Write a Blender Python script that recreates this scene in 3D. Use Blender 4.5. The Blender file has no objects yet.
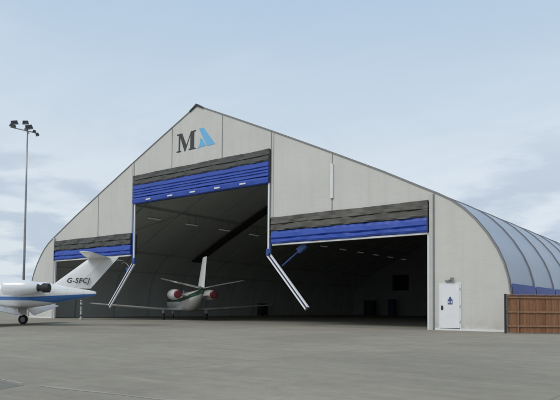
import bpy, bmesh, math, random
from mathutils import Vector, Matrix
random.seed(7)
S = bpy.context.scene
COL = S.collection
R = math.radians

# ------------------------------------------------------------------ helpers
def tag(o, label=None, cat=None, group=None, kind=None):
    if label: o['label'] = label
    if cat: o['category'] = cat
    if group: o['group'] = group
    if kind: o['kind'] = kind
    return o

def empty(name, loc=(0, 0, 0), rz=0.0):
    o = bpy.data.objects.new(name, None)
    o.empty_display_size = .3
    COL.objects.link(o)
    o.location = loc; o.rotation_euler = (0, 0, rz)
    return o

def obj(name, verts, faces, mat, parent=None, smooth=False, mats=None, fm=None):
    me = bpy.data.meshes.new(name)
    me.from_pydata([tuple(v) for v in verts], [], faces)
    bm = bmesh.new(); bm.from_mesh(me)
    bmesh.ops.recalc_face_normals(bm, faces=bm.faces)
    bm.to_mesh(me); bm.free()
    for m in (mats or [mat]): me.materials.append(m)
    if fm:
        for i, p in enumerate(me.polygons): p.material_index = fm[i]
    if smooth:
        for p in me.polygons: p.use_smooth = True
    o = bpy.data.objects.new(name, me)
    COL.objects.link(o)
    if parent: o.parent = parent
    return o

class MB:
    def __init__(s): s.v = []; s.f = []
    def add(s, v, f):
        n = len(s.v); s.v += [tuple(q) for q in v]; s.f += [[i + n for i in q] for q in f]; return s
    def box(s, x0, x1, y0, y1, z0, z1):
        v = [(x, y, z) for x in (x0, x1) for y in (y0, y1) for z in (z0, z1)]
        return s.add(v, [(0, 1, 3, 2), (4, 6, 7, 5), (0, 4, 5, 1), (2, 3, 7, 6), (0, 2, 6, 4), (1, 5, 7, 3)])
    def bar(s, a, b, w, d, up=(0, 0, 1)):
        a = Vector(a); b = Vector(b); t = (b - a).normalized(); u = Vector(up)
        n = t.cross(u)
        if n.length < 1e-4: n = t.cross(Vector((0, 1, 0)))
        n.normalize(); m = n.cross(t).normalized()
        v = []
        for p in (a, b):
            for i, j in ((-1, -1), (1, -1), (1, 1), (-1, 1)):
                v.append(p + n * i * w / 2 + m * j * d / 2)
        return s.add(v, [(0, 1, 2, 3), (4, 7, 6, 5), (0, 4, 5, 1), (1, 5, 6, 2), (2, 6, 7, 3), (3, 7, 4, 0)])
    def tube(s, pts, rad, n=12, cap=True):
        pts = [Vector(p) for p in pts]
        rads = rad if isinstance(rad, (list, tuple)) else [rad] * len(pts)
        v = []; f = []
        for i, p in enumerate(pts):
            t = (pts[min(i + 1, len(pts) - 1)] - pts[max(i - 1, 0)]).normalized()
            u = t.cross(Vector((0, 0, 1)))
            if u.length < 1e-3: u = t.cross(Vector((0, 1, 0)))
            u.normalize(); w = t.cross(u)
            for k in range(n):
                a = 2 * math.pi * k / n
                v.append(p + (u * math.cos(a) + w * math.sin(a)) * rads[i])
        for i in range(len(pts) - 1):
            for k in range(n):
                f.append((i * n + k, i * n + (k + 1) % n, (i + 1) * n + (k + 1) % n, (i + 1) * n + k))
        if cap:
            f.append(tuple(range(n))); f.append(tuple((len(pts) - 1) * n + k for k in range(n)))
        return s.add(v, f)
    def prism(s, poly, y0, y1):                      # polygon in x,z thickened along y
        n = len(poly)
        v = [(x, y0, z) for x, z in poly] + [(x, y1, z) for x, z in poly]
        f = [tuple(range(n)), tuple(range(2 * n - 1, n - 1, -1))] + [(i, (i + 1) % n, (i + 1) % n + n, i + n) for i in range(n)]
        return s.add(v, f)
    def build(s, name, mat, parent=None, smooth=False):
        return obj(name, s.v, s.f, mat, parent, smooth)

def bevel(o, w=.01, seg=2):
    m = o.modifiers.new('bevel', 'BEVEL'); m.width = w; m.segments = seg; m.limit_method = 'ANGLE'
    return o

# ------------------------------------------------------------------ materials
def mat(name, base, rough=.7, metal=0, noise=0.0, nscale=3.0, bump=0.0, bscale=20.0, stretch=(1, 1, 1), spec=.5, coat=0, noise2=None):
    m = bpy.data.materials.new(name); m.use_nodes = True
    nt = m.node_tree; b = nt.nodes['Principled BSDF']
    b.inputs['Base Color'].default_value = (*base, 1)
    b.inputs['Roughness'].default_value = rough
    b.inputs['Metallic'].default_value = metal
    b.inputs['Specular IOR Level'].default_value = spec
    if coat: b.inputs['Coat Weight'].default_value = coat; b.inputs['Coat Roughness'].default_value = .08
    tc = nt.nodes.new('ShaderNodeTexCoord'); mp = nt.nodes.new('ShaderNodeMapping')
    mp.inputs['Scale'].default_value = stretch
    nt.links.new(tc.outputs['Object'], mp.inputs['Vector'])
    if noise:
        n = nt.nodes.new('ShaderNodeTexNoise'); n.inputs['Scale'].default_value = nscale; n.inputs['Detail'].default_value = 7
        n.inputs['Roughness'].default_value = .6
        nt.links.new(mp.outputs[0], n.inputs['Vector'])
        r = nt.nodes.new('ShaderNodeMapRange'); r.inputs['From Min'].default_value = .3; r.inputs['From Max'].default_value = .7
        r.inputs['To Min'].default_value = 1 - noise; r.inputs['To Max'].default_value = 1 + noise
        nt.links.new(n.outputs['Fac'], r.inputs['Value'])
        mx = nt.nodes.new('ShaderNodeVectorMath'); mx.operation = 'SCALE'
        mx.inputs[0].default_value = base
        nt.links.new(r.outputs[0], mx.inputs['Scale'])
        nt.links.new(mx.outputs[0], b.inputs['Base Color'])
    if bump:
        n2 = nt.nodes.new('ShaderNodeTexNoise'); n2.inputs['Scale'].default_value = bscale; n2.inputs['Detail'].default_value = 4
        nt.links.new(mp.outputs[0], n2.inputs['Vector'])
        bp = nt.nodes.new('ShaderNodeBump'); bp.inputs['Strength'].default_value = bump; bp.inputs['Distance'].default_value = .05
        nt.links.new(n2.outputs['Fac'], bp.inputs['Height']); nt.links.new(bp.outputs[0], b.inputs['Normal'])
    return m

M = {}
M['pvc'] = mat('gable fabric', (.60, .585, .54), .55, noise=.035, nscale=.6, bump=.5, bscale=.55, stretch=(1, 1, .6))
def weather(m):                                      # rain streaks down the fabric, splashed dirt at the foot, weave creases
    nt = m.node_tree; L = nt.links.new; N = nt.nodes.new; b = nt.nodes['Principled BSDF']
    src = b.inputs['Base Color'].links[0].from_socket; tc = N('ShaderNodeTexCoord')
    def nz(st, sc, a, c, lo, hi, det=5):
        mp = N('ShaderNodeMapping'); mp.inputs['Scale'].default_value = st; L(tc.outputs['Object'], mp.inputs[0])
        n = N('ShaderNodeTexNoise'); n.inputs['Scale'].default_value = sc; n.inputs['Detail'].default_value = det; L(mp.outputs[0], n.inputs['Vector'])
        r_ = N('ShaderNodeMapRange'); r_.inputs['From Min'].default_value = a; r_.inputs['From Max'].default_value = c
        r_.inputs['To Min'].default_value = lo; r_.inputs['To Max'].default_value = hi; L(n.outputs['Fac'], r_.inputs['Value']); return r_.outputs[0]
    def mul(a, c, op='MULTIPLY'):
        q = N('ShaderNodeMath'); q.operation = op
        for i, z in enumerate((a, c)):
            if isinstance(z, (int, float)): q.inputs[i].default_value = z
            else: L(z, q.inputs[i])
        return q.outputs[0]
    f = mul(nz((3.2, 1, .10), 1, .5, .72, 1, .945), nz((1, 1, 9), 1.3, .35, .65, .975, 1.02))
    f = mul(f, nz((.25, 1, .25), 1, .3, .7, .96, 1.04))
    sx = N('ShaderNodeSeparateXYZ'); L(tc.outputs['Object'], sx.inputs[0])
    d = N('ShaderNodeMapRange'); d.inputs['From Min'].default_value = 0; d.inputs['From Max'].default_value = .8; d.inputs['To Min'].default_value = .22; d.inputs['To Max'].default_value = 0; L(sx.outputs['Z'], d.inputs['Value'])
    f = mul(f, mul(1.0, mul(d.outputs[0], nz((1, 1, 1), 2.5, .35, .65, 0, 1)), 'SUBTRACT'))
    v = N('ShaderNodeVectorMath'); v.operation = 'SCALE'; L(src, v.inputs[0]); L(f, v.inputs['Scale']); L(v.outputs[0], b.inputs['Base Color'])
weather(M['pvc'])
M['roofpvc'] = mat('roof fabric', (.30, .345, .42), .32, noise=.07, nscale=.5, bump=.4, bscale=.7)
M['skirt'] = mat('blue skirt fabric', (.02, .06, .30), .5, noise=.1)
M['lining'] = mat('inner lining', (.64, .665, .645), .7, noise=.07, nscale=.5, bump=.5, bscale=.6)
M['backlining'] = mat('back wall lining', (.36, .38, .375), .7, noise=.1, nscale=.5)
M['archgrey'] = mat('inner arch metal', (.42, .45, .44), .6, 0, noise=.06)
M['stripdark'] = mat('black strip', (.05, .05, .048), .8, noise=.1)
M['alu'] = mat('aluminium', (.36, .37, .38), .45, .6, noise=.06)
M['ribdark'] = mat('keder rail', (.17, .175, .185), .5, .3, noise=.1)
M['seam'] = mat('seam', (.25, .25, .245), .6, noise=.1)
M['white'] = mat('white painted steel', (.74, .74, .74), .4, noise=.04, nscale=4)
M['greyposts'] = mat('grey post', (.50, .50, .48), .5, noise=.05)
M['blue'] = mat('blue door fabric', (.026, .072, .38), .45, noise=.08, nscale=1.2, bump=.12, bscale=1.6, stretch=(.4, 1, 2.5))
M['bluesteel'] = mat('blue steel', (.03, .08, .26), .4, noise=.1)
M['webdark'] = mat('dark blue web', (.025, .035, .09), .5, noise=.1)
M['white2'] = mat('glossy white aluminium', (.84, .84, .84), .3, noise=.02)
M['hood'] = mat('dark hood fabric', (.078, .078, .072), .65, noise=.10, nscale=1.2, bump=.35, bscale=2.0, stretch=(.5, 1, 3))
M['hooddusty'] = mat('dusty hood fabric', (.105, .10, .086), .7, noise=.35, nscale=.8, bump=.4, bscale=2.0, stretch=(.35, 1, 3))
M['hoodpale'] = mat('dusty fold', (.30, .275, .23), .7, noise=.2, nscale=3)
M['black'] = mat('black rubber', (.02, .02, .02), .7, noise=.1)
M['dark'] = mat('dark metal', (.045, .045, .05), .45, .3, noise=.1)
M['paint'] = mat('white aircraft paint', (.72, .72, .71), .22, noise=.03, nscale=1, coat=.5)
M['glass'] = mat('dark glass', (.02, .025, .03), .08, noise=.05)
M['chrome'] = mat('polished metal', (.6, .6, .6), .25, .9, noise=.04)
M['red'] = mat('red cover', (.13, .010, .018), .6, noise=.15)
M['logodark'] = mat('charcoal letter', (.045, .045, .05), .5, noise=.05)
M['logoblue'] = mat('sky blue letter', (.17, .47, .74), .5, noise=.05)
M['letter'] = mat('registration paint', (.05, .05, .055), .4, noise=.05)
M['galv'] = mat('galvanised steel', (.30, .30, .30), .5, .5, noise=.1)
M['lamp'] = mat('floodlight casing', (.27, .30, .33), .4, .4, noise=.15)
M['diff'] = mat('strip light cover', (.75, .76, .75), .4, noise=.02)
_b = M['diff'].node_tree.nodes['Principled BSDF']; _b.inputs['Emission Color'].default_value = (.95, 1, .97, 1); _b.inputs['Emission Strength'].default_value = .045
M['door'] = mat('white door paint', (.78, .78, .79), .4, noise=.03, nscale=2)
M['emblem'] = mat('blue emblem', (.05, .08, .25), .5, noise=.05)
M['fence_rail'] = mat('fence rail wood', (.27, .155, .09), .8, noise=.2, nscale=5)
M['wrap'] = mat('mottled white sleeve', (.42, .42, .42), .7, noise=.45, nscale=9, bump=.5, bscale=8)
M['tool'] = mat('dark cabinet paint', (.03, .032, .045), .5, noise=.1)
M['toolblue'] = mat('blue cabinet paint', (.03, .05, .12), .5, noise=.1)

def wood_mat():
    m = mat('fence board wood', (.24, .112, .052), .8, noise=.3, nscale=5, stretch=(6, 6, .6), bump=.3, bscale=12)
    nt = m.node_tree; b = nt.nodes['Principled BSDF']
    src = b.inputs['Base Color'].links[0].from_socket
    tc = nt.nodes.new('ShaderNodeTexCoord'); sx = nt.nodes.new('ShaderNodeSeparateXYZ')
    nt.links.new(tc.outputs['Object'], sx.inputs[0])
    q = nt.nodes.new('ShaderNodeMath'); q.operation = 'MULTIPLY'; q.inputs[1].default_value = 1 / .15
    nt.links.new(sx.outputs['X'], q.inputs[0])
    fl = nt.nodes.new('ShaderNodeMath'); fl.operation = 'FLOOR'; nt.links.new(q.outputs[0], fl.inputs[0])
    wn = nt.nodes.new('ShaderNodeTexWhiteNoise'); wn.noise_dimensions = '1D'; nt.links.new(fl.outputs[0], wn.inputs['W'])
    r = nt.nodes.new('ShaderNodeMapRange'); r.inputs['To Min'].default_value = .72; r.inputs['To Max'].default_value = 1.25
    nt.links.new(wn.outputs['Value'], r.inputs['Value'])
    v = nt.nodes.new('ShaderNodeVectorMath'); v.operation = 'SCALE'
    nt.links.new(src, v.inputs[0]); nt.links.new(r.outputs[0], v.inputs['Scale']); nt.links.new(v.outputs[0], b.inputs['Base Color'])
    return m
M['wood'] = wood_mat()

def ground_mat(name, base, tint, joints=True):
    m = bpy.data.materials.new(name); m.use_nodes = True; nt = m.node_tree; b = nt.nodes['Principled BSDF']
    L = nt.links.new; N = nt.nodes.new
    b.inputs['Roughness'].default_value = .85; b.inputs['Specular IOR Level'].default_value = .35
    tc = N('ShaderNodeTexCoord')
    def noise(scale, st=(1, 1, 1), det=6, rot=0):
        mp = N('ShaderNodeMapping'); mp.inputs['Scale'].default_value = st; mp.inputs['Rotation'].default_value = (0, 0, rot)
        L(tc.outputs['Object'], mp.inputs[0]); n = N('ShaderNodeTexNoise'); n.inputs['Scale'].default_value = scale
        n.inputs['Detail'].default_value = det; n.inputs['Roughness'].default_value = .6; L(mp.outputs[0], n.inputs['Vector']); return n.outputs['Fac']
    def rng(s, a, b_, c, d):
        r = N('ShaderNodeMapRange'); r.inputs['From Min'].default_value = a; r.inputs['From Max'].default_value = b_
        r.inputs['To Min'].default_value = c; r.inputs['To Max'].default_value = d; L(s, r.inputs['Value']); return r.outputs[0]
    def mul(a, c):
        q = N('ShaderNodeMath'); q.operation = 'MULTIPLY'; L(a, q.inputs[0]); L(c, q.inputs[1]); return q.outputs[0]
    f = rng(noise(.12), .3, .7, .86, 1.14)
    f = mul(f, rng(noise(.6, (1, 3.2, 1), rot=.62), .35, .65, .93, 1.07))
    f = mul(f, rng(noise(3.5, det=8), .35, .65, .94, 1.06))
    f = mul(f, rng(noise(60, det=3), .3, .7, .80, 1.20))
    f = mul(f, rng(noise(1.1, (.35, 3.0, 1), 5, rot=.95), .55, .72, 1.0, 1.13))
    f = mul(f, rng(noise(.9, (.3, 2.6, 1), 5, rot=.35), .56, .74, 1.0, .86))
    f = mul(f, rng(noise(14, det=6), .60, .75, 1.0, .82))
    vor = N('ShaderNodeTexVoronoi'); vor.feature = 'DISTANCE_TO_EDGE'; vor.inputs['Scale'].default_value = .16     # hairline cracks
    wv = N('ShaderNodeTexNoise'); wv.inputs['Scale'].default_value = 1.2; wv.inputs['Detail'].default_value = 5; L(tc.outputs['Object'], wv.inputs['Vector'])
    wa = N('ShaderNodeVectorMath'); wa.operation = 'ADD'; L(tc.outputs['Object'], wa.inputs[0]); L(wv.outputs['Color'], wa.inputs[1]); L(wa.outputs[0], vor.inputs['Vector'])
    f = mul(f, rng(vor.outputs['Distance'], 0, .003, .91, 1))
    # dark tyre and oil stains
    f = mul(f, rng(noise(.35, (1.2, 1, 1), 4, .3), .62, .75, 1.0, .82))
    if joints:                                       # saw-cut joints, slabs 6 m square, softly worn
        wob = N('ShaderNodeTexBrick'); wob.offset = 0; wob.inputs['Scale'].default_value = 1
        wob.inputs['Brick Width'].default_value = 6.1; wob.inputs['Row Height'].default_value = 6.1
        wob.inputs['Mortar Size'].default_value = .03; wob.inputs['Mortar Smooth'].default_value = .6
        wob.inputs['Color1'].default_value = (.95, .95, .95, 1); wob.inputs['Color2'].default_value = (1.05, 1.05, 1.05, 1)
        wob.inputs['Mortar'].default_value = (.8, .8, .8, 1)
        mp = N('ShaderNodeMapping'); mp.inputs['Location'].default_value = (1.7, 2.2, 0); L(tc.outputs['Object'], mp.inputs[0]); L(mp.outputs[0], wob.inputs['Vector'])
        sp = N('ShaderNodeSeparateColor'); L(wob.outputs['Color'], sp.inputs[0]); f = mul(f, sp.outputs[0])
    mix = N('ShaderNodeMix'); mix.data_type = 'RGBA'; mix.inputs[6].default_value = (*base, 1); mix.inputs[7].default_value = (*tint, 1)
    L(rng(noise(.2, det=4, rot=1), .4, .65, 0, 1), mix.inputs[0])
    v = N('ShaderNodeVectorMath'); v.operation = 'SCALE'; L(mix.outputs[2], v.inputs[0]); L(f, v.inputs['Scale']); L(v.outputs[0], b.inputs['Base Color'])
    bp = N('ShaderNodeBump'); bp.inputs['Strength'].default_value = .25; bp.inputs['Distance'].default_value = .01
    L(noise(45, det=4), bp.inputs['Height']); L(bp.outputs[0], b.inputs['Normal'])
    return m
M['apron'] = ground_mat('apron concrete', (.285, .253, .198), (.255, .227, .176))
M['patch'] = ground_mat('worn apron band', (.35, .32, .27), (.325, .30, .25), False)
M['patchdark'] = ground_mat('dark asphalt repair', (.20, .185, .158), (.185, .172, .147), False)
M['floor'] = ground_mat('hangar floor concrete', (.27, .26, .215), (.245, .235, .195))
M['grass'] = ground_mat('airfield grass', (.055, .075, .028), (.08, .085, .035), False)

# ------------------------------------------------------------------ setting: ground
def sheet(name, x0, x1, y0, y1, z, m, kind='structure'):
    o = obj(name, [(x0, y0, z), (x1, y0, z), (x1, y1, z), (x0, y1, z)], [(0, 1, 2, 3)], m)
    o['kind'] = kind; return o
sheet('grass_field', -2500, 2500, -2500, 2500, -.03, M['grass'])
MB().box(-140, 160, -120, 95, -.025, 0).build('apron', M['apron'])['kind'] = 'structure'
sheet('floor', -22.0, 22.0, .02, 60.2, .004, M['floor'])
# a wide resurfaced band crossing the apron, its dark triangular repair beside it
def poly_sheet(name, pts, z, m):
    o = obj(name, [(x, y, z) for x, y in pts], [tuple(range(len(pts)))], m); o['kind'] = 'structure'; return o

poly_sheet('asphalt_repair', [(18.5, -25.0), (22.04, -25.50), (22.79, -25.55), (22.95, -25.97), (19.2, -27.2)], .002, M['patchdark'])
def streak(name, pts, w, z):
    a = [Vector((x, y)) for x, y in pts]; l = []; q = []
    for i, p in enumerate(a):
        t = (a[min(i + 1, len(a) - 1)] - a[max(i - 1, 0)]).normalized(); n = Vector((-t.y, t.x)) * w * (.8 + .4 * math.sin(i * 2.1)) / 2
        l.append(tuple(p + n)); q.append(tuple(p - n))
    n_ = len(l)
    o = obj(name, [(x, y, z) for x, y in l + q], [(k, k + 1, n_ + k + 1, n_ + k) for k in range(n_ - 1)], M['patch']); o['kind'] = 'structure'
streak('repair_edge', [(17.5, -24.7), (20, -25.15), (22.04, -25.42), (22.6, -25.46)], .09, .003)
streak('repair_edge', [(22.95, -25.42), (23.5, -25.36), (24.48, -25.23), (25.13, -25.15), (26.2, -24.9)], .10, .003)

# ------------------------------------------------------------------ hangar
ARCH = [(0, 15.84), (3.5, 14.28), (7.1, 12.66), (11.3, 10.72), (15, 8.98), (17.5, 7.72), (18.3, 7.33), (19.1, 6.88), (19.75, 6.38),
        (20.35, 5.78), (20.95, 5.02), (21.45, 4.2), (21.78, 3.45), (22.0, 2.65), (22.12, 1.7), (22.18, .8), (22.2, 0)]
def zroof(x):
    x = abs(x)
    for (a, za), (b, zb) in zip(ARCH, ARCH[1:]):
        if a <= x <= b: return za + (zb - za) * (x - a) / (b - a)
    return 0
def arch_full(dx=0.0):                              # full arch left to right, offset outward by dx along its normal
    pts = [(-x, z) for x, z in reversed(ARCH)] + ARCH[1:]
    out = []
    for i, (x, z) in enumerate(pts):
        a = pts[max(i - 1, 0)]; b = pts[min(i + 1, len(pts) - 1)]
        tx, tz = b[0] - a[0], b[1] - a[1]; l = math.hypot(tx, tz)
        out.append((x - tz / l * dx, max(z + tx / l * dx, 0) if 0 < i < len(pts) - 1 else 0))
    return out

Y0, BAY, NB = .10, 4.645, 13
YE = Y0 + BAY * NB
hangar = empty('aircraft_hangar', (0, 0, 0))
tag(hangar, 'big grey fabric hangar with a pointed gable and three half open blue doors', 'hangar')

# --- gable panels, one per field between seams
XD, XO = 6.95, 17.87
seams = [-18.15, -11.62, -6.98, -2.58, 2.58, 6.98, 11.7, 18.15]
fields = [(-22.2, -18.15)] + list(zip(seams, seams[1:])) + [(18.15, 22.2)]
def low(x0, x1):
    xm = (x0 + x1) / 2
    if abs(xm) > 18.15: return 0
    return 11.45 if abs(xm) < 6.98 else 6.95
def gable_panel(x0, x1, y0, y1, zb, m, parent, name):
    xs = sorted(set([x0, x1] + [s * a for a, _ in ARCH for s in (-1, 1) if x0 < s * a < x1] + [x0 + (x1 - x0) * k / 6 for k in range(1, 6)]))
    poly = [(x, zroof(x)) for x in xs]
    if poly[0][1] > zb + .01: poly = [(xs[0], zb)] + poly
    if poly[-1][1] > zb + .01: poly = poly + [(xs[-1], zb)]
    if xs[0] < -22.1 : poly = [(-22.2, 0)] + [(x, z) for x, z in [(-a, b) for a, b in reversed(ARCH)][1:] if x < x1 - .01] + [(x1, zroof(x1)), (x1, 0)]
    if xs[-1] > 22.1 : poly = [(x0, 0), (x0, zroof(x0))] + [(a, b) for a, b in ARCH if a > x0 + .01]
    return MB().prism(poly, y0, y1).build(name, m, parent)
for x0, x1 in fields:
    gable_panel(x0 + .004, x1 - .004, 0, .1, low(x0, x1), M['pvc'], hangar, 'gable_panel')
# seam strips
for s in seams:
    zb = 0 if abs(s) > 18 else (11.5 if abs(s) < 3 else 7.0)
    if abs(abs(s) - 6.98) < .1: zb = 6.97
    MB().box(s - .028, s + .028, -.022, .0, zb, zroof(s) - .05).build('gable_seam', M['seam'], hangar)
# raised cover profile beside the two seams that flank the middle door
for s in (-1, 1):
    MB().box(s * 7.16 - .03, s * 7.16 + .03, -.04, 0, 6.98, zroof(7.16) - .06).build('gable_cover_strip', M['greyposts'], hangar)
# edge trim along the arch
op = arch_full(.03); ip = arch_full(-.025)
v = []; f = []
for (a, b), (c, d) in zip(op, ip): v += [(a, -.05, b), (c, -.05, d), (a, .12, b), (c, .12, d)]
for i in range(len(op) - 1):
    k = 4 * i
    f += [(k, k + 1, k + 5, k + 4), (k + 2, k + 6, k + 7, k + 3), (k, k + 4, k + 6, k + 2), (k + 1, k + 3, k + 7, k + 5)]
obj('edge_trim', v, f, M['seam'], hangar)
MB().prism([(-.7, 15.56), (0, 15.97), (.7, 15.56), (.7, 15.48), (0, 15.80), (-.7, 15.48)], -.09, .3).build('ridge_cap', M['dark'], hangar)
# white base trim on the solid gable ends
for s in (-1, 1):
    MB().box(min(s * 18.2, s * 22.15), max(s * 18.2, s * 22.15), -.05, 0, 0.0, .09).build('base_trim', M['white'], hangar)

# --- door portal posts
for s in (-1, 1):
    a, b = sorted((s * 17.93, s * 18.13)); MB().box(a, b, -.16, -.002, 0, 7.28).build('portal_post', M['greyposts'], hangar)
    a, b = sorted((s * 17.80, s * 17.925)); MB().box(a, b, -.08, .05, 0, 5.25).build('door_guide', M['white'], hangar)
    a, b = sorted((s * 6.76, s * 6.89)); MB().box(a, b, -.05, .03, 4.62, 9.3).build('door_guide', M['white'], hangar)
    a, b = sorted((s * 6.90, s * 7.02)); MB().box(a, b, -.06, .08, 4.45, 9.27 if s < 0 else 5.3).build('guide_foot', M['bluesteel'], hangar)
# inner soffit frame over the doors
MB().box(-6.7, 6.7, .12, .5, 9.35, 11.4).build('door_header', M['stripdark'], hangar)
for s in (-1, 1):
    a, b = sorted((s * 7.1, s * 17.7)); MB().box(a, b, .12, .5, 5.3, 6.9).build('door_header', M['stripdark'], hangar)

def fabric_strip(name, x0, x1, prof, m, parent, amp=.018, seed=0, sag=.03, nx=90):
    rnd = random.Random(seed); ph = [rnd.uniform(0, 6.28) for _ in range(8)]
    nv = len(prof); vs = []; fs = []
    for i in range(nx + 1):
        t = i / nx; x = x0 + (x1 - x0) * t
        for j, (y, z) in enumerate(prof):
            w = amp * (math.sin(x * 2.3 + ph[0] + j * 1.3) + .7 * math.sin(x * 5.1 + ph[1] + j * 2.1) + .5 * math.sin(x * 11 + ph[2] + j))
            dz = -sag * (math.sin(x * 1.1 + ph[3] + j * .5) * .5 + .5) * (1 if 0 < j < nv - 1 else .4)
            vs.append((x, y + w, z + dz))
    for i in range(nx):
        for j in range(nv - 1):
            k = i * nv + j; fs.append((k, k + 1, k + nv + 1, k + nv))
    fs.append(tuple(range(nv))); fs.append(tuple(nx * nv + k for k in range(nv - 1, -1, -1)))
    return obj(name, vs, fs, m, parent)

def hood_prof(zt, zb):
    h = zt - zb
    return [(-.02, zt), (-.16, zt - .02), (-.17, zt - h * .3), (-.20, zt - h * .50), (-.12, zt - h * .53), (-.18, zt - h * .60), (-.20, zb + .08), (-.16, zb), (-.02, zb)]
def rolled(zt, zb, n):                              # n hanging folds one over the other
    h = (zt - zb) / n; p = [(.1, zt)]
    a = zt + h
    ws = [1.5, .8, .7, 1.0, .9][:n]; tot = sum(ws); a = zt
    for k in range(n):
        if k: a -= h
        h = (zt - zb) * ws[k] / tot
        p += [(-.12, a - .01), (-.15, a - h * .45), (-.18, a - h * .85), (-.165, a - h * .95), (-.12, a - h * .97)]
    p += [(.1, zb)]
    return p
fabric_strip('door_hood', -6.9, 6.9, hood_prof(11.56, 10.75), M['hood'], hangar, seed=1)
dm = fabric_strip('fabric_door', -6.95, 6.86, rolled(10.76, 9.74, 4) + [], M['blue'], hangar, seed=2, amp=.006, sag=.012)
dm['label'] = 'blue folded fabric of the tall middle door'
bb = fabric_strip('bottom_roll', -6.95, 6.86, [(.1, 9.75), (-.12, 9.73), (-.19, 9.6), (-.17, 9.34), (-.08, 9.28), (.1, 9.28)], M['blue'], dm, seed=5, amp=.008)
for x in (-4.98, -2.52, -.12, 2.32, 4.69):
    MB().box(x - .27, x + .27, -.235, -.19, 9.41, 9.51).build('marker_plate', M['white'], dm)
for s in (-1, 1):
    a, b = sorted((s * 7.12, s * 17.85))
    hd = fabric_strip('door_hood', a, b, hood_prof(7.0, 6.1), M['hood'] if s < 0 else M['hooddusty'], hangar, seed=7 + s, amp=.03)
    sd = fabric_strip('fabric_door', a, b, [(.1, 6.1), (-.10, 6.08), (-.17, 5.9), (-.205, 5.66), (-.15, 5.60), (-.12, 5.58), (-.18, 5.52), (-.2, 5.38), (-.15, 5.27), (.1, 5.27)], M['blue'], hangar, seed=20 + s, amp=.012)
    sd['label'] = 'blue folded fabric of the ' + ('right' if s == 1 else 'left') + ' side door'
    MB().box(a + .05, b - .05, -.1, .12, 5.14, 5.24).build('bottom_beam', M['white'], sd)
    e = s * 17.8
    MB().box(e + s * .052 - .03, e + s * .052 + .03, -.22, .1, 5.22, 6.12).build('end_cap', M['dark'], sd)
MB().box(6.905, 6.945, -.16, .1, 9.32, 11.5).build('end_cap', M['dark'], hangar)

# --- swing-up mullions, folded half way to either side
def mullion(s):
    hx, hz = s * 6.78, 4.62; L = 4.75; a = R(41.5)
    u = Vector((s * math.sin(a), 0, -math.cos(a))); n = Vector((math.cos(a), 0, s * math.sin(a)))
    H = Vector((hx, .0, hz))
    web = MB(); web.bar(H + u * .1, H + u * (L - .12), .06, .118, up=n)
    m = web.build('mullion', M['webdark'], hangar)
    m['label'] = 'slanting white and blue mullion swung up to the ' + ('right' if s == 1 else 'left')
    for q in (-1, 1):
        c = MB()
        c.bar(H + n * q * .108, H + n * q * .108 + u * L, .12, .098 if s > 0 else .07, up=n)
        c.build('channel', M['white2'], m)
    MB().bar(H + u * (L - .03) + n * -.13, H + u * (L - .03) + n * .13, .14, .08, up=u).build('foot_plate', M['dark'], m)
    MB().tube([H + Vector((0, -.12, 0)), H + Vector((0, .12, 0))], .10, 16).build('hinge_pin', M['bluesteel'], m)
    MB().box(hx - .11, hx + .11, -.08, .08, 4.5, 4.95).build('hinge_bracket', M['bluesteel'], m)
    return m, H, u, n
for s in (1, -1):
    m, H, u, n = mullion(s)
    if s == 1:
        A = H + u * 1.22 + n * .15; B = A + Vector((1.25, .15, .95))
    else:
        A = H + u * .5 - n * .15; B = A + Vector((-.55, .1, -.15))
    A.y = .3; B.y = .45
    MB().tube([A, B], .05, 10).build('actuator_rod', M['bluesteel'], m)
    d = (B - A).normalized()
    MB().bar(B - d * .05, B + d * .62, .3, .36).build('actuator_motor', M['bluesteel'], m)
    if s == -1:
        pts = [B + Vector((-.1 - .9 * t, -.1, .15 + .35 * math.sin(t * 2.2))) for t in [k / 8 for k in range(9)]]
        MB().tube(pts, .03, 6).build('hose', M['galv'], m)

# white strip fixed over the right seam
MB().box(11.60, 11.80, -.10, -.024, 7.75, 9.85).build('vent_strip', M['white'], hangar)

# --- logo
M_ = [(0, 0), (.50, 0), (.50, .07), (.35, .10), (.39, 1.10), (.86, -.02), (.94, -.02), (1.47, 1.12), (1.46, .12), (1.29, .07), (1.29, 0), (2.03, 0), (2.03, .07), (1.86, .12),
      (1.86, 1.27), (2.03, 1.31), (2.03, 1.38), (1.52, 1.38), (1.05, .42), (.58, 1.38), (.02, 1.38), (.02, 1.31), (.22, 1.26), (.22, .12), (0, .07)]
MB().prism([(-2.08 + x, 12.66 + z) for x, z in M_], -.018, 0).build('logo_letter', M['logodark'], hangar)
la = MB().prism([(.25, 14.10), (.72, 14.08), (1.90, 12.70), (1.10, 12.68)], -.018, 0).build('logo_letter', M['logoblue'], hangar)
la['label'] = 'slanted light blue stroke of the logo'
MB().prism([(.40, 13.34), (.58, 13.30), (1.00, 12.72), (.45, 12.70), (.12, 12.62), (.28, 12.80), (.38, 13.02)], -.018, 0).build('logo_leaf', M['logoblue'], hangar)

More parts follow.
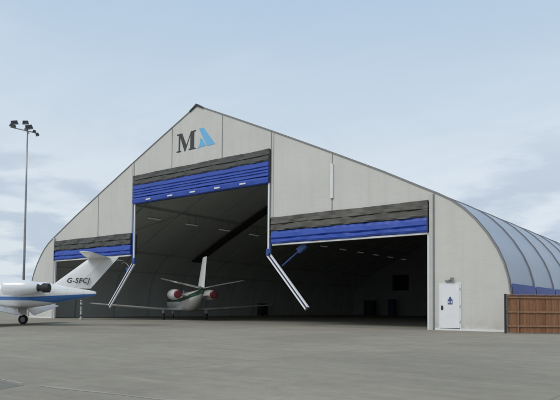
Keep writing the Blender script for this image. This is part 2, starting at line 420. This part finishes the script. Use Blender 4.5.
# --- personnel door
d0 = MB().box(18.50, 19.56, -.06, -.004, .12, 2.40).build('personnel_door', M['door'], hangar); bevel(d0, .008)
d0['label'] = 'white door with a small blue emblem'
fr = MB(); fr.box(18.43, 18.495, -.045, -.003, .09, 2.47); fr.box(19.565, 19.63, -.045, -.003, .09, 2.47); fr.box(18.495, 19.565, -.045, -.003, 2.405, 2.47)
fr.build('door_frame', M['white'], d0)
MB().box(18.50, 19.56, -.045, -.006, .03, .115).build('door_threshold', M['dark'], d0)
h = MB().box(18.56, 18.66, -.08, -.062, 1.07, 1.30); h.box(18.58, 18.70, -.12, -.10, 1.16, 1.19); h.box(18.585, 18.61, -.12, -.07, 1.16, 1.19)
h.build('door_handle', M['dark'], d0)
em = MB(); em.prism([(18.92, 1.36), (18.92, 1.62), (18.98, 1.62), (18.98, 1.70), (19.05, 1.78), (19.12, 1.70), (19.12, 1.62), (19.18, 1.62), (19.18, 1.36)], -.068, -.061)
em.build('emblem', M['emblem'], d0)
for x in (18.96, 19.085): MB().box(x, x + .05, -.072, -.069, 1.42, 1.54).build('emblem_window', M['door'], d0)
for z in (.4, 1.2, 2.1): MB().tube([(19.575, -.065, z), (19.575, -.065, z + .12)], .018, 8).build('hinge', M['galv'], d0)
cl = MB().box(18.80, 19.15, -.12, -.03, 2.56, 2.64); cl.bar((18.85, -.08, 2.6), (19.3, -.2, 2.70), .03, .05); cl.box(19.12, 19.26, -.24, -.1, 2.66, 2.76)
cl.build('door_lamp', M['galv'], d0)

# --- bays: outer roof, skirts, ribs, lining, inner arch; first made, then copied along
def arch_sheet(name, y0, y1, off0, sag, m, ny=8, crop=None, flip=False):
    vs = []; fs = []
    for j in range(ny + 1):
        t = j / ny; s = off0 - sag * math.sin(math.pi * t)
        pts = arch_full(s)
        if crop: pts = crop(pts)
        n = len(pts)
        for x, z in pts: vs.append((x, y0 + (y1 - y0) * t, z))
    for j in range(ny):
        for i in range(n - 1):
            k = j * n + i; fs.append((k, k + 1, k + n + 1, k + n))
    return obj(name, vs, fs, m, hangar, smooth=True)
def band(name, y0, y1, o0, o1, m):
    a = arch_full(o0); b = arch_full(o1); vs = []; fs = []
    for (p, q), (r, t) in zip(a, b): vs += [(p, y0, q), (r, y0, t), (r, y1, t), (p, y1, q)]
    for i in range(len(a) - 1):
        k = 4 * i
        for e in range(4): fs.append((k + e, k + (e + 1) % 4, k + 4 + (e + 1) % 4, k + 4 + e))
    fs += [(0, 1, 2, 3), (len(vs) - 4, len(vs) - 1, len(vs) - 2, len(vs) - 3)]
    return obj(name, vs, fs, m, hangar)
def skirt(s):
    vs = []; fs = []
    pr = [(22.235, .0), (22.225, .8), (22.165, 1.7), (22.075, 2.40), (22.03, 2.40), (22.10, 1.7), (22.19, 0)]
    pr = [(22.27, .0), (22.25, .8), (22.19, 1.7), (22.105, 2.42)]
    for y in (Y0 + .12, Y0 + BAY - .09):
        for x, z in pr: vs.append((s * x, y, z))
    n = len(pr)
    for i in range(n - 1): fs.append((i, i + 1, i + n + 1, i + n))
    return obj('side_skirt', vs, fs, M['skirt'], hangar)
first = [arch_sheet('roof_panel', Y0 + .08, Y0 + BAY - .08, .0, .05, M['roofpvc']),
         band('roof_rib', Y0 + BAY - .10, Y0 + BAY + .04, .055, -.05, M['ribdark']),
         band('rib_clamp', Y0 + BAY + .045, Y0 + BAY + .11, .035, -.05, M['alu']),
         arch_sheet('roof_lining', Y0 + .02, Y0 + BAY + .02, -.32, .06, M['lining'], 4),
         band('inner_arch', Y0 + BAY - .06, Y0 + BAY + .06, -.30, -.40, M['archgrey']),
         skirt(1), skirt(-1)]
for k in range(1, NB):
    for o in first:
        c = o.copy(); c.parent = hangar; c.location = (0, BAY * k, 0); COL.objects.link(c)
band('roof_rib', Y0 - .02, Y0 + .07, .056, -.05, M['ribdark'])
# broad black strip following the left half of the fourth arch
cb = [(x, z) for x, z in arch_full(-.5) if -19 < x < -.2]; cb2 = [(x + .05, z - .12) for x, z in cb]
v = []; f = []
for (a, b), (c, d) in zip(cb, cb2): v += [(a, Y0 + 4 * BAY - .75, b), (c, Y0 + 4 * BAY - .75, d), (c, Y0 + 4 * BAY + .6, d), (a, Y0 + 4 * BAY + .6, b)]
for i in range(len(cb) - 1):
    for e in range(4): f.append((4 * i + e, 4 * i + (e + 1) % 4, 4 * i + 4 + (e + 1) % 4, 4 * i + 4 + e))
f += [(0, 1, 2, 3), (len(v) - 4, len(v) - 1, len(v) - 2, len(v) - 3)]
obj('ceiling_band', v, f, M['stripdark'], hangar)
# purlins
for x, z in ((-20.6, 4.9), (20.6, 4.9), (-18.4, 6.75), (18.4, 6.75), (-11.3, 10.15), (11.3, 10.15), (0, 15.2)):
    MB().box(x - .06, x + .06, Y0 + .2, YE - .2, z - .07, z + .07).build('purlin', M['archgrey'], hangar)
# wind bracing in the first bay
for s in (-1, 1):
    MB().tube([(s * 16.2, 7.8 - 2.6, 7.75), (s * 11.6, 9.3, 10.0)], .025, 6).build('brace_cable', M['galv'], hangar)
# back wall
bw = [(x, z) for x, z in arch_full(-.02)]
MB().prism(bw, YE - .02, YE + .08).build('back_wall', M['pvc'], hangar)
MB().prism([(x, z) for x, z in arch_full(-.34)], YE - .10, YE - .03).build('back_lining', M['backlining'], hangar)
w = MB().box(-14.1, -11.3, YE - .19, YE - .12, 4.25, 6.75).build('back_window', M['glass'], hangar)
wf = MB(); 
for x in (-14.16, -12.73, -11.3): wf.box(x, x + .06, YE - .23, YE - .10, 4.19, 6.81)
wf.box(-14.16, -11.24, YE - .22, YE - .11, 4.19, 4.25); wf.box(-14.16, -11.24, YE - .22, YE - .11, 6.75, 6.81)
wf.build('window_frame', M['dark'], w)

# ------------------------------------------------------------------ hung strip lights
def strip_light():
    r = empty('strip_light')
    b = MB().box(-.11, .11, -.72, .72, .02, .09).build('housing', M['galv'], r)
    MB().box(-.13, .13, -.70, .70, -.05, .018).build('diffuser', M['diff'], r)
    for y in (-.5, .5): MB().tube([(0, y, .09), (0, y, 1.7)], .008, 5).build('cable', M['dark'], r)
    return r
ordn = ['first', 'second', 'third', 'fourth', 'fifth', 'sixth', 'seventh', 'eighth', 'ninth', 'tenth', 'eleventh', 'last']
pl = strip_light()
for k in range(12):
    if k == 0: o = pl
    else:
        o = pl.copy(); COL.objects.link(o)
        for ch in pl.children:
            c = ch.copy(); c.parent = o; COL.objects.link(c)
    o.location = (-10.03, 4.73 + 4.645 * k, 8.985)
    tag(o, ('dimly glowing strip light under the hangar ceiling, ' + ordn[k] + ' one in from the doors') if k < 11 else
        'dimly glowing strip light under the hangar ceiling nearest the back wall', 'ceiling light', 'strip lights in a row under the hangar ceiling')

# ------------------------------------------------------------------ things along the back wall
def cabinet(loc, w, d, h, m, label, shelves, name='tool_cabinet', cat='cabinet'):
    r = empty(name, loc)
    tag(r, label, cat)
    bevel(MB().box(-w / 2, w / 2, -d / 2, d / 2, .1, h).build('body', m, r), .02)
    for k in range(shelves):
        z0 = .16 + (h - .22) * k / shelves; z1 = .16 + (h - .22) * (k + 1) / shelves - .03
        dr = MB().box(-w / 2 + .04, w / 2 - .04, -d / 2 - .03, -d / 2 - .002, z0, z1).build('drawer', m, r)
        MB().box(-w / 5, w / 5, -d / 2 - .06, -d / 2 - .032, z1 - .1, z1 - .06).build('handle', M['galv'], dr)
    for sx in (-1, 1):
        for sy in (-1, 1):
            MB().box(sx * (w / 2 - .1) - .04, sx * (w / 2 - .1) + .04, sy * (d / 2 - .1) - .04, sy * (d / 2 - .1) + .04, 0, .098).build('foot', M['black'], r)
cabinet((-17.0, 57.6, .004), 1.9, .9, 2.5, M['tool'], 'tall black cabinet against the dark back wall of the hangar', 3)
cabinet((-13.1, 57.9, .004), 1.0, .8, 2.7, M['toolblue'], 'narrow dark blue locker by the back wall under the window', 2, 'locker', 'locker')
cabinet((-20.3, 33.0, .004), .8, 1.3, 1.7, M['tool'], 'low dark cabinet beside the left inner wall behind the inside jet', 3)

# ------------------------------------------------------------------ aircraft
def interp(tbl, n):
    out = []; m = len(tbl)
    for i in range(m - 1):
        p0 = tbl[max(i - 1, 0)]; p1 = tbl[i]; p2 = tbl[i + 1]; p3 = tbl[min(i + 2, m - 1)]
        for k in range(n):
            t = k / n
            out.append([.5 * (2 * b + (c - a) * t + (2 * a - 5 * b + 4 * c - d) * t * t + (3 * b - a - 3 * c + d) * t ** 3) for a, b, c, d in zip(p0, p1, p2, p3)])
    out.append(list(tbl[-1])); return out
def loft_x(name, tbl, m, parent, seg=40, n=5, y=0, cap=True):      # rows x, zc, ry, rz
    rows = interp(tbl, n); vs = []; fs = []
    for x, zc, ry, rz in rows:
        for k in range(seg):
            a = 2 * math.pi * k / seg
            vs.append((x, y + max(ry, .004) * math.cos(a), zc + max(rz, .004) * math.sin(a)))
    for i in range(len(rows) - 1):
        for k in range(seg): fs.append((i * seg + k, i * seg + (k + 1) % seg, (i + 1) * seg + (k + 1) % seg, (i + 1) * seg + k))
    if cap: fs += [tuple(range(seg)), tuple((len(rows) - 1) * seg + k for k in range(seg))]
    return obj(name, vs, fs, m, parent, smooth=True)
AF = [(0, 0), (.02, .30), (.08, .62), (.2, .92), (.35, 1), (.55, .82), (.8, .38), (1, .03)]
def wing(name, secs, m, parent, vertical=False, c0=0, c1=1, cap=True):   # secs: span, xLE, xTE, z, half thickness
    prof = [(c, t) for c, t in AF if c0 < c < c1]
    def th(c):
        for (a, x), (b, y) in zip(AF, AF[1:]):
            if a <= c <= b: return x + (y - x) * (c - a) / (b - a)
    prof = [(c0, th(c0))] + prof + [(c1, th(c1))]
    loop = prof + [(c, -t) for c, t in reversed(prof)]
    vs = []; fs = []
    n = len(loop)
    for sp, xl, xt, z, ht in secs:
        for c, t in loop:
            x = xl + (xt - xl) * c
            vs.append((x, t * ht, sp) if vertical else (x, sp, z + t * ht))
    for i in range(len(secs) - 1):
        for k in range(n): fs.append((i * n + k, i * n + (k + 1) % n, (i + 1) * n + (k + 1) % n, (i + 1) * n + k))
    fs += [tuple(range(n)), tuple((len(secs) - 1) * n + k for k in range(n))]
    o = obj(name, vs, fs, m, parent, smooth=True)
    e = o.modifiers.new('edge', 'EDGE_SPLIT'); e.split_angle = R(50)
    return o
def gear(parent, x, y, zt, r=.28, w=.16, door=True):
    g = MB().tube([(x, y, zt), (x, y, r + .05)], [.07, .05], 12)
    g.bar((x - .22, y, r + .02), (x + .05, y, .55), .07, .07)
    g = g.build('landing_gear', M['chrome'], parent)
    for q in (y,):
        t = MB(); prof = [(w / 2, r * .55), (w / 2, r * .86), (w * .3, r), (-w * .3, r), (-w / 2, r * .86), (-w / 2, r * .55)]
        vs = []; fs = []; n = 28
        for k in range(n):
            a = 2 * math.pi * k / n
            for dy, rr in prof: vs.append((x + rr * math.cos(a), q + dy, r + rr * math.sin(a)))
        for k in range(n):
            for j in range(len(prof)):
                fs.append((k * 6 + j, k * 6 + (j + 1) % 6, ((k + 1) % n) * 6 + (j + 1) % 6, ((k + 1) % n) * 6 + j))
        ty = obj('tyre', vs, fs, M['black'], g, smooth=True)
        MB().tube([(x, q - w * .42, r), (x, q + w * .42, r)], r * .56, 20).build('hub', M['galv'], g)
    if door: MB().box(x - .26, x + .26, y + .12, y + .14, .55, zt + .05).build('gear_door', M['paint'], g)
    return g
def livery(name, base, stripe, lo, lok, hi, hik, x1):
    m = mat(name, base, .25, noise=.03, nscale=1, coat=.5)
    nt = m.node_tree; L = nt.links.new; N = nt.nodes.new; b = nt.nodes['Principled BSDF']
    src = b.inputs['Base Color'].links[0].from_socket
    tc = N('ShaderNodeTexCoord'); sx = N('ShaderNodeSeparateXYZ'); L(tc.outputs['Object'], sx.inputs[0])
    def mth(op, a, c):
        q = N('ShaderNodeMath'); q.operation = op
        for i, s in enumerate((a, c)):
            if isinstance(s, (int, float)): q.inputs[i].default_value = s
            else: L(s, q.inputs[i])
        return q.outputs[0]
    back = mth('MAXIMUM', mth('SUBTRACT', x1, sx.outputs['X']), 0.0)
    zl = mth('ADD', mth('MULTIPLY', back, lok), lo); zh = mth('ADD', mth('MULTIPLY', back, hik), hi)
    f = mth('MULTIPLY', mth('GREATER_THAN', sx.outputs['Z'], zl), mth('LESS_THAN', sx.outputs['Z'], zh))
    mx = N('ShaderNodeMix'); mx.data_type = 'RGBA'; L(f, mx.inputs[0]); L(src, mx.inputs[6]); mx.inputs[7].default_value = (*stripe, 1)
    pp = mth('LESS_THAN', mth('FRACT', mth('MULTIPLY', sx.outputs['X'], 1.13), 0.0), .014)
    pz = mth('LESS_THAN', mth('ABSOLUTE', mth('SUBTRACT', sx.outputs['Z'], 2.02), 0.0), .006)
    k = mth('SUBTRACT', 1.0, mth('MULTIPLY', mth('MAXIMUM', pp, pz), .35))
    sv = N('ShaderNodeVectorMath'); sv.operation = 'SCALE'; L(mx.outputs[2], sv.inputs[0]); L(k, sv.inputs['Scale'])
    L(sv.outputs[0], b.inputs['Base Color'])
    return m
def text_obj(name, body, size, mtx, m, parent, shear=.25, ext=.003):
    cu = bpy.data.curves.new(name, 'FONT'); cu.body = body; cu.size = size; cu.extrude = ext; cu.shear = shear; cu.offset = .006; cu.space_character = 1.12
    tmp = bpy.data.objects.new('tmp_text', cu); COL.objects.link(tmp)
    bpy.context.view_layer.update()
    me = bpy.data.meshes.new_from_object(tmp.evaluated_get(bpy.context.evaluated_depsgraph_get()))
    bpy.data.objects.remove(tmp)
    me.transform(mtx); me.materials.clear(); me.materials.append(m)
    o = bpy.data.objects.new(name, me); COL.objects.link(o); o.parent = parent
    return o

def jet(name, loc, rz, P):
    r = empty(name, loc, rz)
    body = loft_x('fuselage', P['fus'], P['paint'], r, seg=48)
    # cockpit glass and cabin windows
    gl = MB()
    cz = P['cz']; rr = P['r']
    for s in (-1, 1):
        for k in range(P['nwin']):
            x = P['win0'] - k * P['wins']
            vs = []; n = 16
            for e in range(n):
                a = 2 * math.pi * e / n; dx = .15 * math.cos(a); dz = .2 * math.sin(a)
                z = .28 + dz; yy = math.sqrt(max((rr) ** 2 - z * z, 0)) + .012
                vs.append((x + dx, s * yy, cz + z))
            obj('cabin_window', vs, [tuple(range(n))], M['glass'], body)
        xs = P['scr']
        v2 = []; g2 = []
        for i in range(7):
            t = i / 6; a = R(8 + 74 * t)
            for (x, k) in ((xs, .985), (xs + .75, .80)):
                v2.append((x, s * (rr * k) * math.cos(a) * .99, cz + (rr * k) * math.sin(a) * .97 + (.03 if k > .9 else -.01)))
        for i in range(6): g2.append((2 * i, 2 * i + 1, 2 * i + 3, 2 * i + 2))
        obj('windscreen', v2, g2, M['glass'], body, smooth=True)
    # wings and flaps
    for s in (1, -1):
        wing('wing', [(s * a, b, c, d, e) for a, b, c, d, e in P['wing']], M['paint'], r)
        fl = P['flap']
        if fl:
            v = []; 
            for (yy, x, z, dr) in fl:
                v += [(x, s * yy, z), (x - .42, s * yy, z - dr), (x - .40, s * yy, z - dr - .03), (x + .02, s * yy, z - .07)]
            f = [(0, 1, 5, 4), (1, 2, 6, 5), (2, 3, 7, 6), (3, 0, 4, 7), (0, 3, 2, 1), (4, 5, 6, 7)]
            obj('flap', v, f, M['paint'], r)
        gear(r, 0, s * P['track'] / 2, P['wz'], door=True)
        # engine
        ey, ez, ex, el, er = P['eng']
        e = loft_x('engine', [(ex, ez, er * .80, er * .80), (ex - .05 * el, ez, er * .93, er * .93), (ex - .3 * el, ez, er, er), (ex - .6 * el, ez, er * .97, er * .97), (ex - .85 * el, ez, er * .78, er * .78), (ex - el, ez, er * .52, er * .52)], P.get('epaint', M['paint']), r, seg=32, y=s * ey)
        MB().tube([(ex + .012, s * ey, ez), (ex - .03, s * ey, ez)], er * .72, 24).build('intake', M['dark'], e)
        if P['cover']:
            MB().tube([(ex - el + .1, s * ey, ez), (ex - el - .06, s * ey, ez), (ex - el - .14, s * ey, ez)], [er * .70, er * .70, er * .5], 24).build('exhaust_cover', M['red'], e, )
        else:
            MB().tube([(ex - el + .02, s * ey, ez), (ex - el - .12, s * ey, ez), (ex - el - .25, s * ey, ez - .01)], [er * .50, er * .36, er * .34], 24).build('exhaust_pipe', M['black'], e)
            MB().tube([(ex - el - .20, s * ey, ez - .01), (ex - el - .30, s * ey, ez), (ex - el - .62, s * ey, ez), (ex - el - .66, s * ey, ez)], [er * .42, er * .60, er * .58, er * .4], 24).build('thrust_reverser', M['black'], e)
        wing('pylon', [(s * (ey - er * .85), ex - .35 * el, ex - .95 * el, ez - .05, .07), (s * P['pin'], ex - .3 * el, ex - 1.0 * el, ez - .12, .07)], M['paint'], e)
        wing('tailplane', [(s * a, b, c, d, t) for a, b, c, d, t in P['stab']], M['paint'], r)
    # fin and rudder
    wing('fin', P['fin'], P.get('finpaint', M['paint']), r, vertical=True, c0=0, c1=P['hinge'] - .003)
    wing('rudder', P['fin'][P['rud0']:], M['rudderpaint'], r, vertical=True, c0=P['hinge'] + .003, c1=1)
    gear(r, P['nose'], 0, P['cz'] - .4, r=.22, w=.12, door=False)
    a = MB().prism([(1.0, P['cz'] + rr - .03), (.85, P['cz'] + rr + .22), (.72, P['cz'] + rr + .22), (.70, P['cz'] + rr - .03)], -.015, .015)
    a.build('antenna', M['paint'], body)
    return r
M['rudderpaint'] = mat('rudder paint', (.66, .66, .65), .3, noise=.03)

pl1 = livery('white paint with blue cheat line', (.72, .72, .71), (.035, .15, .42), 1.40, -.10, 1.60, .06, -1.6)
P1 = dict(paint=pl1, cz=1.75, r=.78, nwin=5, win0=3.0, wins=.62, scr=3.55,
    fus=[(6.3, 1.38, .02, .02), (6.2, 1.38, .13, .11), (5.8, 1.42, .30, .28), (5.0, 1.50, .50, .46), (4.2, 1.62, .66, .62), (3.5, 1.72, .75, .75), (2.6, 1.75, .78, .78), (0, 1.75, .78, .78),
         (-1.3, 1.75, .75, .75), (-2.3, 1.76, .62, .62), (-3.1, 1.79, .47, .47), (-4.0, 1.81, .29, .31), (-4.7, 1.82, .15, .19), (-5.08, 1.83, .05, .09)],
    wing=[(.3, 1.7, -.9, .98, .14), (2.2, 1.4, -.7, 1.05, .12), (6.9, .75, -.25, 1.36, .055), (7.1, .6, -.25, 1.38, .02)],
    flap=[(.75, -.80, .97, .40), (5.2, -.40, 1.23, .12)], fdrop=.30, track=3.9, wz=1.0,
    eng=(1.28, 2.08, -.42, 1.9, .43), cover=False, pin=.55,
    stab=[(.03, -4.45, -5.85, 3.84, .07), (2.75, -5.1, -5.75, 3.92, .04), (2.88, -5.25, -5.75, 3.92, .015)],
    fin=[(1.75, -1.7, -4.5, 0, .10), (2.1, -2.3, -4.75, 0, .10), (3.86, -4.7, -6.3, 0, .07), (3.92, -4.8, -6.32, 0, .03)], hinge=.62, rud0=1, nose=4.6)
j1 = jet('business_jet', (0, 0, 0), R(215.5), P1)
# main starboard wheel stands at (-3.0,-11.2)
off = Matrix.Rotation(R(215.5), 3, 'Z') @ Vector((0, -1.95, 0))
j1.location = (-3.02 - off.x, -11.23 - off.y, 0)
tag(j1, 'white jet with blue stripe and G-SFCJ on its fin, parked outside the hangar', 'jet')
for s in (1, -1):
    mt = Matrix.Translation((-3.40 if s == 1 else -4.95, s * .105, 2.42)) @ Matrix.Rotation(math.pi if s == 1 else 0, 4, 'Z') @ Matrix.Rotation(R(90), 4, 'X')
    text_obj('registration', 'G-SFCJ', .40, mt, M['letter'], j1)

pl2 = livery('white paint with green band', (.70, .70, .68), (.008, .07, .045), 1.55, .14, 1.85, .16, -1.5)
gf = livery('green fin root', (.66, .66, .65), (.008, .07, .045), 1.0, 0, 2.75, 0, 0)
P2 = dict(paint=pl2, cz=1.55, r=.82, nwin=5, win0=3.4, wins=.75, scr=4.2, finpaint=gf,
    fus=[(7.2, 1.2, .02, .02), (7.1, 1.2, .13, .11), (6.6, 1.25, .32, .30), (5.8, 1.34, .52, .48), (4.9, 1.46, .68, .64), (4.1, 1.52, .78, .78), (3.2, 1.55, .82, .82), (0, 1.55, .82, .82),
         (-1.6, 1.6, .80, .80), (-2.6, 1.74, .68, .68), (-3.8, 1.96, .46, .5), (-5.0, 2.2, .26, .3), (-5.9, 2.36, .1, .14)],
    wing=[(.3, 1.4, -.9, .86, .15), (2.4, 1.1, -.85, .93, .12), (7.8, .55, -.45, 1.34, .06), (8.0, .4, -.45, 1.36, .02)],
    flap=None, fdrop=.3, track=3.8, wz=.9,
    eng=(1.50, 2.14, -1.3, 2.3, .45), cover=True, pin=.6,
    stab=[(.03, -4.9, -6.3, 2.62, .07), (3.2, -5.5, -6.3, 3.24, .04), (3.3, -5.7, -6.3, 3.26, .012)],
    fin=[(2.1, -2.9, -6.0, 0, .14), (2.6, -4.3, -6.25, 0, .13), (4.95, -5.75, -6.85, 0, .09), (5.02, -5.85, -6.87, 0, .03)], hinge=.66, rud0=1, nose=5.3)
PSI = math.atan2(.695, -.718) + R(13.5)
j2 = jet('business_jet', (-7.08, 5.92, .004), PSI, P2)
tag(j2, 'white jet with dark green band and red engine covers parked inside the hangar', 'jet')

# slim mottled post in front of the left door
post = empty('sleeved_post', (-12.4, -.94, 0)); tag(post, 'slim mottled white post standing on the apron under the tail of the near jet', 'post')
pp = [(0, 0, .05), (.01, 0, .4), (-.015, 0, .75), (.012, 0, 1.1), (-.01, 0, 1.45), (0, 0, 1.62)]
MB().tube(interp(pp, 4), [.10 + .018 * math.sin(k * 1.9) for k in range(21)], 14).build('sleeve', M['wrap'], post, True)
bevel(MB().box(-.17, .22, -.15, .15, 0, .06).build('base', M['wrap'], post), .015)

# ------------------------------------------------------------------ apron floodlight mast
mast = empty('floodlight_mast', (-43.97, 11.49, 0), R(60.9))       # local x points to the picture's right
tag(mast, 'tall slender grey apron floodlight mast left of the hangar', 'light mast')
MB().tube([(0, 0, 0), (0, 0, 8), (0, 0, 16), (0, 0, 24.5)], [.17, .15, .12, .08], 16).build('pole', M['galv'], mast, True)
MB().box(-.3, .3, -.3, .3, 0, .06).build('base_plate', M['galv'], mast)
DZ = .85
arms = MB(); arms.bar((-2.1, 0, 24.05), (1.3, 0, 23.62), .1, .12); arms.bar((-.4, -.6, 23.9), (.2, 1.0, 23.75), .1, .1); arms.bar((-.3, 0, 23.9), (-.2, 0, 24.9), .08, .08)
arms.bar((-1.7, 0, 24.0), (-1.6, 0, 24.7), .07, .07); arms.bar((0, 0, 23.5), (0, 0, 24.2), .16, .16)
arms.v = [(a, b, c + DZ) for a, b, c in arms.v]
arms.build('crossarm', M['galv'], mast)
for x, y, z, w, hh, ti in ((-1.65, .2, 24.75, 1.0, .48, 12), (-1.80, -.3, 24.15, .9, .30, -15), (-.28, .4, 25.0, .85, .45, 8), (.15, -.4, 24.2, 1.05, .55, 14), (.85, .2, 23.85, .5, .35, -8), (1.22, -.1, 23.42, .45, .4, 20)):
    a = R(ti); c, s_ = math.cos(a), math.sin(a)
    pts = [(-w / 2, -hh / 2), (w / 2, -hh / 2), (w / 2 * .8, hh / 2), (-w / 2 * .8, hh / 2)]
    z += DZ
    fl = MB().prism([(x + p * c - q * s_, z + p * s_ + q * c) for p, q in pts], y - .28, y + .12).build('floodlight', M['lamp'], mast)
    bevel(fl, .03)
    pts2 = [(p * .85, q * .8) for p, q in pts]
    MB().prism([(x + p * c - q * s_, z + p * s_ + q * c) for p, q in pts2], y - .31, y - .283).build('lens', M['glass'], fl)

# ------------------------------------------------------------------ timber fence
import_pts = ((22.28, -1.62), (28.0, 2.75))
fa = Vector((22.28, -1.62, 0)); fdir = Vector((.795, .606, 0)).normalized()
fence = empty('timber_fence', fa, math.atan2(fdir.y, fdir.x))
tag(fence, 'brown close boarded timber fence joining the right end of the hangar', 'fence')
brd = MB(); n = 0; x = .12
rnd = random.Random(3)
while x < 14.8:
    wv = .146 + rnd.uniform(-.003, .003); brd.box(x, x + wv - .006, .0 + rnd.uniform(0, .008), .022 + rnd.uniform(0, .004), .04, 1.78 + rnd.uniform(-.008, .008)); x += .15
brd.build('boards', M['wood'], fence)
for z in (1.68, 1.0, .34):
    bevel(MB().box(.1, 14.8, -.045, -.004, z - .035, z + .045).build('rail', M['fence_rail'], fence), .006)
bevel(MB().box(.06, 14.85, -.06, .07, 1.793, 1.83).build('cap_rail', M['fence_rail'], fence), .006)
p0 = MB().box(.0, .07, -.08, .05, 0, 1.85).build('end_post', M['black'], fence); p0['label'] = 'dark end post against the hangar'
for xx in (.58, 3.3, 6.0, 8.7, 11.4, 14.1):
    bevel(MB().box(xx, xx + .06, -.075, -.048, .02, 1.60).build('fence_post', M['fence_rail'], fence), .006)

# ------------------------------------------------------------------ sky and sun
W = bpy.data.worlds.new('World'); S.world = W; W.use_nodes = True
nt = W.node_tree; L = nt.links.new; N = nt.nodes.new
bg = nt.nodes['Background']; bg.inputs['Strength'].default_value = .115
EL, ROT = R(50), R(185)
sky = N('ShaderNodeTexSky'); sky.sky_type = 'NISHITA'; sky.sun_disc = False; sky.sun_elevation = EL; sky.sun_rotation = ROT
sky.air_density = 1.0; sky.dust_density = 2.0; sky.ozone_density = 1.5
tc = N('ShaderNodeTexCoord')
sp = N('ShaderNodeSeparateXYZ'); L(tc.outputs['Generated'], sp.inputs[0])
def mth(op, a, c=None, cl=False):
    q = N('ShaderNodeMath'); q.operation = op; q.use_clamp = cl
    for i, s in enumerate((a, c)):
        if s is None: continue
        if isinstance(s, (int, float)): q.inputs[i].default_value = s
        else: L(s, q.inputs[i])
    return q.outputs[0]
zc = mth('ADD', mth('MAXIMUM', sp.outputs['Z'], 0.0), .12)
cv = N('ShaderNodeCombineXYZ'); L(mth('DIVIDE', sp.outputs['X'], zc), cv.inputs[0]); L(mth('DIVIDE', sp.outputs['Y'], zc), cv.inputs[1])
def cn(scale, det, rough, loc, st=(1, 1, 1), rot=0):
    mp = N('ShaderNodeMapping'); mp.inputs['Location'].default_value = loc; mp.inputs['Scale'].default_value = st; mp.inputs['Rotation'].default_value = (0, 0, rot)
    L(cv.outputs[0], mp.inputs[0])
    n = N('ShaderNodeTexNoise'); n.inputs['Scale'].default_value = scale; n.inputs['Detail'].default_value = det; n.inputs['Roughness'].default_value = rough
    n.inputs['Distortion'].default_value = .3
    L(mp.outputs[0], n.inputs['Vector']); return n.outputs['Fac']
def mr(s, a, b, c, d):
    r = N('ShaderNodeMapRange'); r.interpolation_type = 'SMOOTHSTEP'; r.inputs['From Min'].default_value = a; r.inputs['From Max'].default_value = b
    r.inputs['To Min'].default_value = c; r.inputs['To Max'].default_value = d; L(s, r.inputs['Value']); return r.outputs[0]
def mixc(f, a, b):
    m = N('ShaderNodeMix'); m.data_type = 'RGBA'; L(f, m.inputs[0])
    for i, s in ((6, a), (7, b)):
        if isinstance(s, tuple): m.inputs[i].default_value = (*s, 1)
        else: L(s, m.inputs[i])
    return m.outputs[2]
hz = mr(sp.outputs['Z'], .0, .5, 1, 0)
hazecol = mixc(mr(sp.outputs['Z'], .12, .62, 0, 1), (6.5, 7.15, 7.6), (3.9, 5.35, 7.0))      # thin overcast veil
c0 = mixc(mth('MULTIPLY', hz, .0), hazecol, hazecol)
base = N('ShaderNodeMix'); base.data_type = 'RGBA'; base.inputs[0].default_value = .85; L(sky.outputs[0], base.inputs[6]); L(hazecol, base.inputs[7])
thin = mr(cn(.55, 7, .55, (3, 1, 0), (.6, 1.9, 1), .5), .42, .68, 0, .65)
c1 = mixc(thin, base.outputs[2], (6.4, 7.0, 7.7))
lowm = mr(sp.outputs['Z'], .16, .36, 1, 0)
bank = mth('MULTIPLY', mr(cn(1.5, 8, .55, (7.5, 2.2, 0), (1, 1, 1), .2), .45, .62, 0, .72), lowm)
c2 = mixc(bank, c1, (3.9, 4.7, 5.8))
L(c2, bg.inputs['Color'])

sun = bpy.data.lights.new('sun', 'SUN'); sun.energy = 1.5; sun.angle = R(25); sun.color = (1, .95, .87)
so = bpy.data.objects.new('sun', sun); COL.objects.link(so)
az = ROT                                           # nishita: rotation 0 = +Y, clockwise seen from above
d = Vector((math.sin(az) * math.cos(EL), math.cos(az) * math.cos(EL), math.sin(EL)))
so.rotation_euler = d.to_track_quat('Z', 'Y').to_euler(); so.location = d * 100

# ------------------------------------------------------------------ camera
cam = bpy.data.cameras.new('camera'); co = bpy.data.objects.new('camera', cam); COL.objects.link(co)
f, cy, pitch, yaw, roll = 584.8789, 285.1666, .0388, -.6504, .0085
cp, sp_, cyw, syw = math.cos(pitch), math.sin(pitch), math.cos(yaw), math.sin(yaw)
F = Vector((syw * cp, cyw * cp, sp_)); R0 = Vector((cyw, -syw, 0)); U0 = R0.cross(F)
RR = R0 * math.cos(roll) + U0 * math.sin(roll); UU = U0 * math.cos(roll) - R0 * math.sin(roll)
mt = Matrix((RR, UU, -F)).transposed().to_4x4(); mt.translation = (30.5188, -29.8829, 1.0994)
co.matrix_world = mt
cam.sensor_width = 36; cam.lens = f / 560 * 36; cam.shift_y = (cy - 200) / 560
cam.clip_start = .1; cam.clip_end = 6000
S.camera = co
S.cycles.max_bounces = 12; S.cycles.diffuse_bounces = 8
S.view_settings.view_transform = 'Standard'; S.view_settings.look = 'None'; S.view_settings.gamma = 1; S.view_settings.exposure = 0
S.view_settings.use_curve_mapping = False
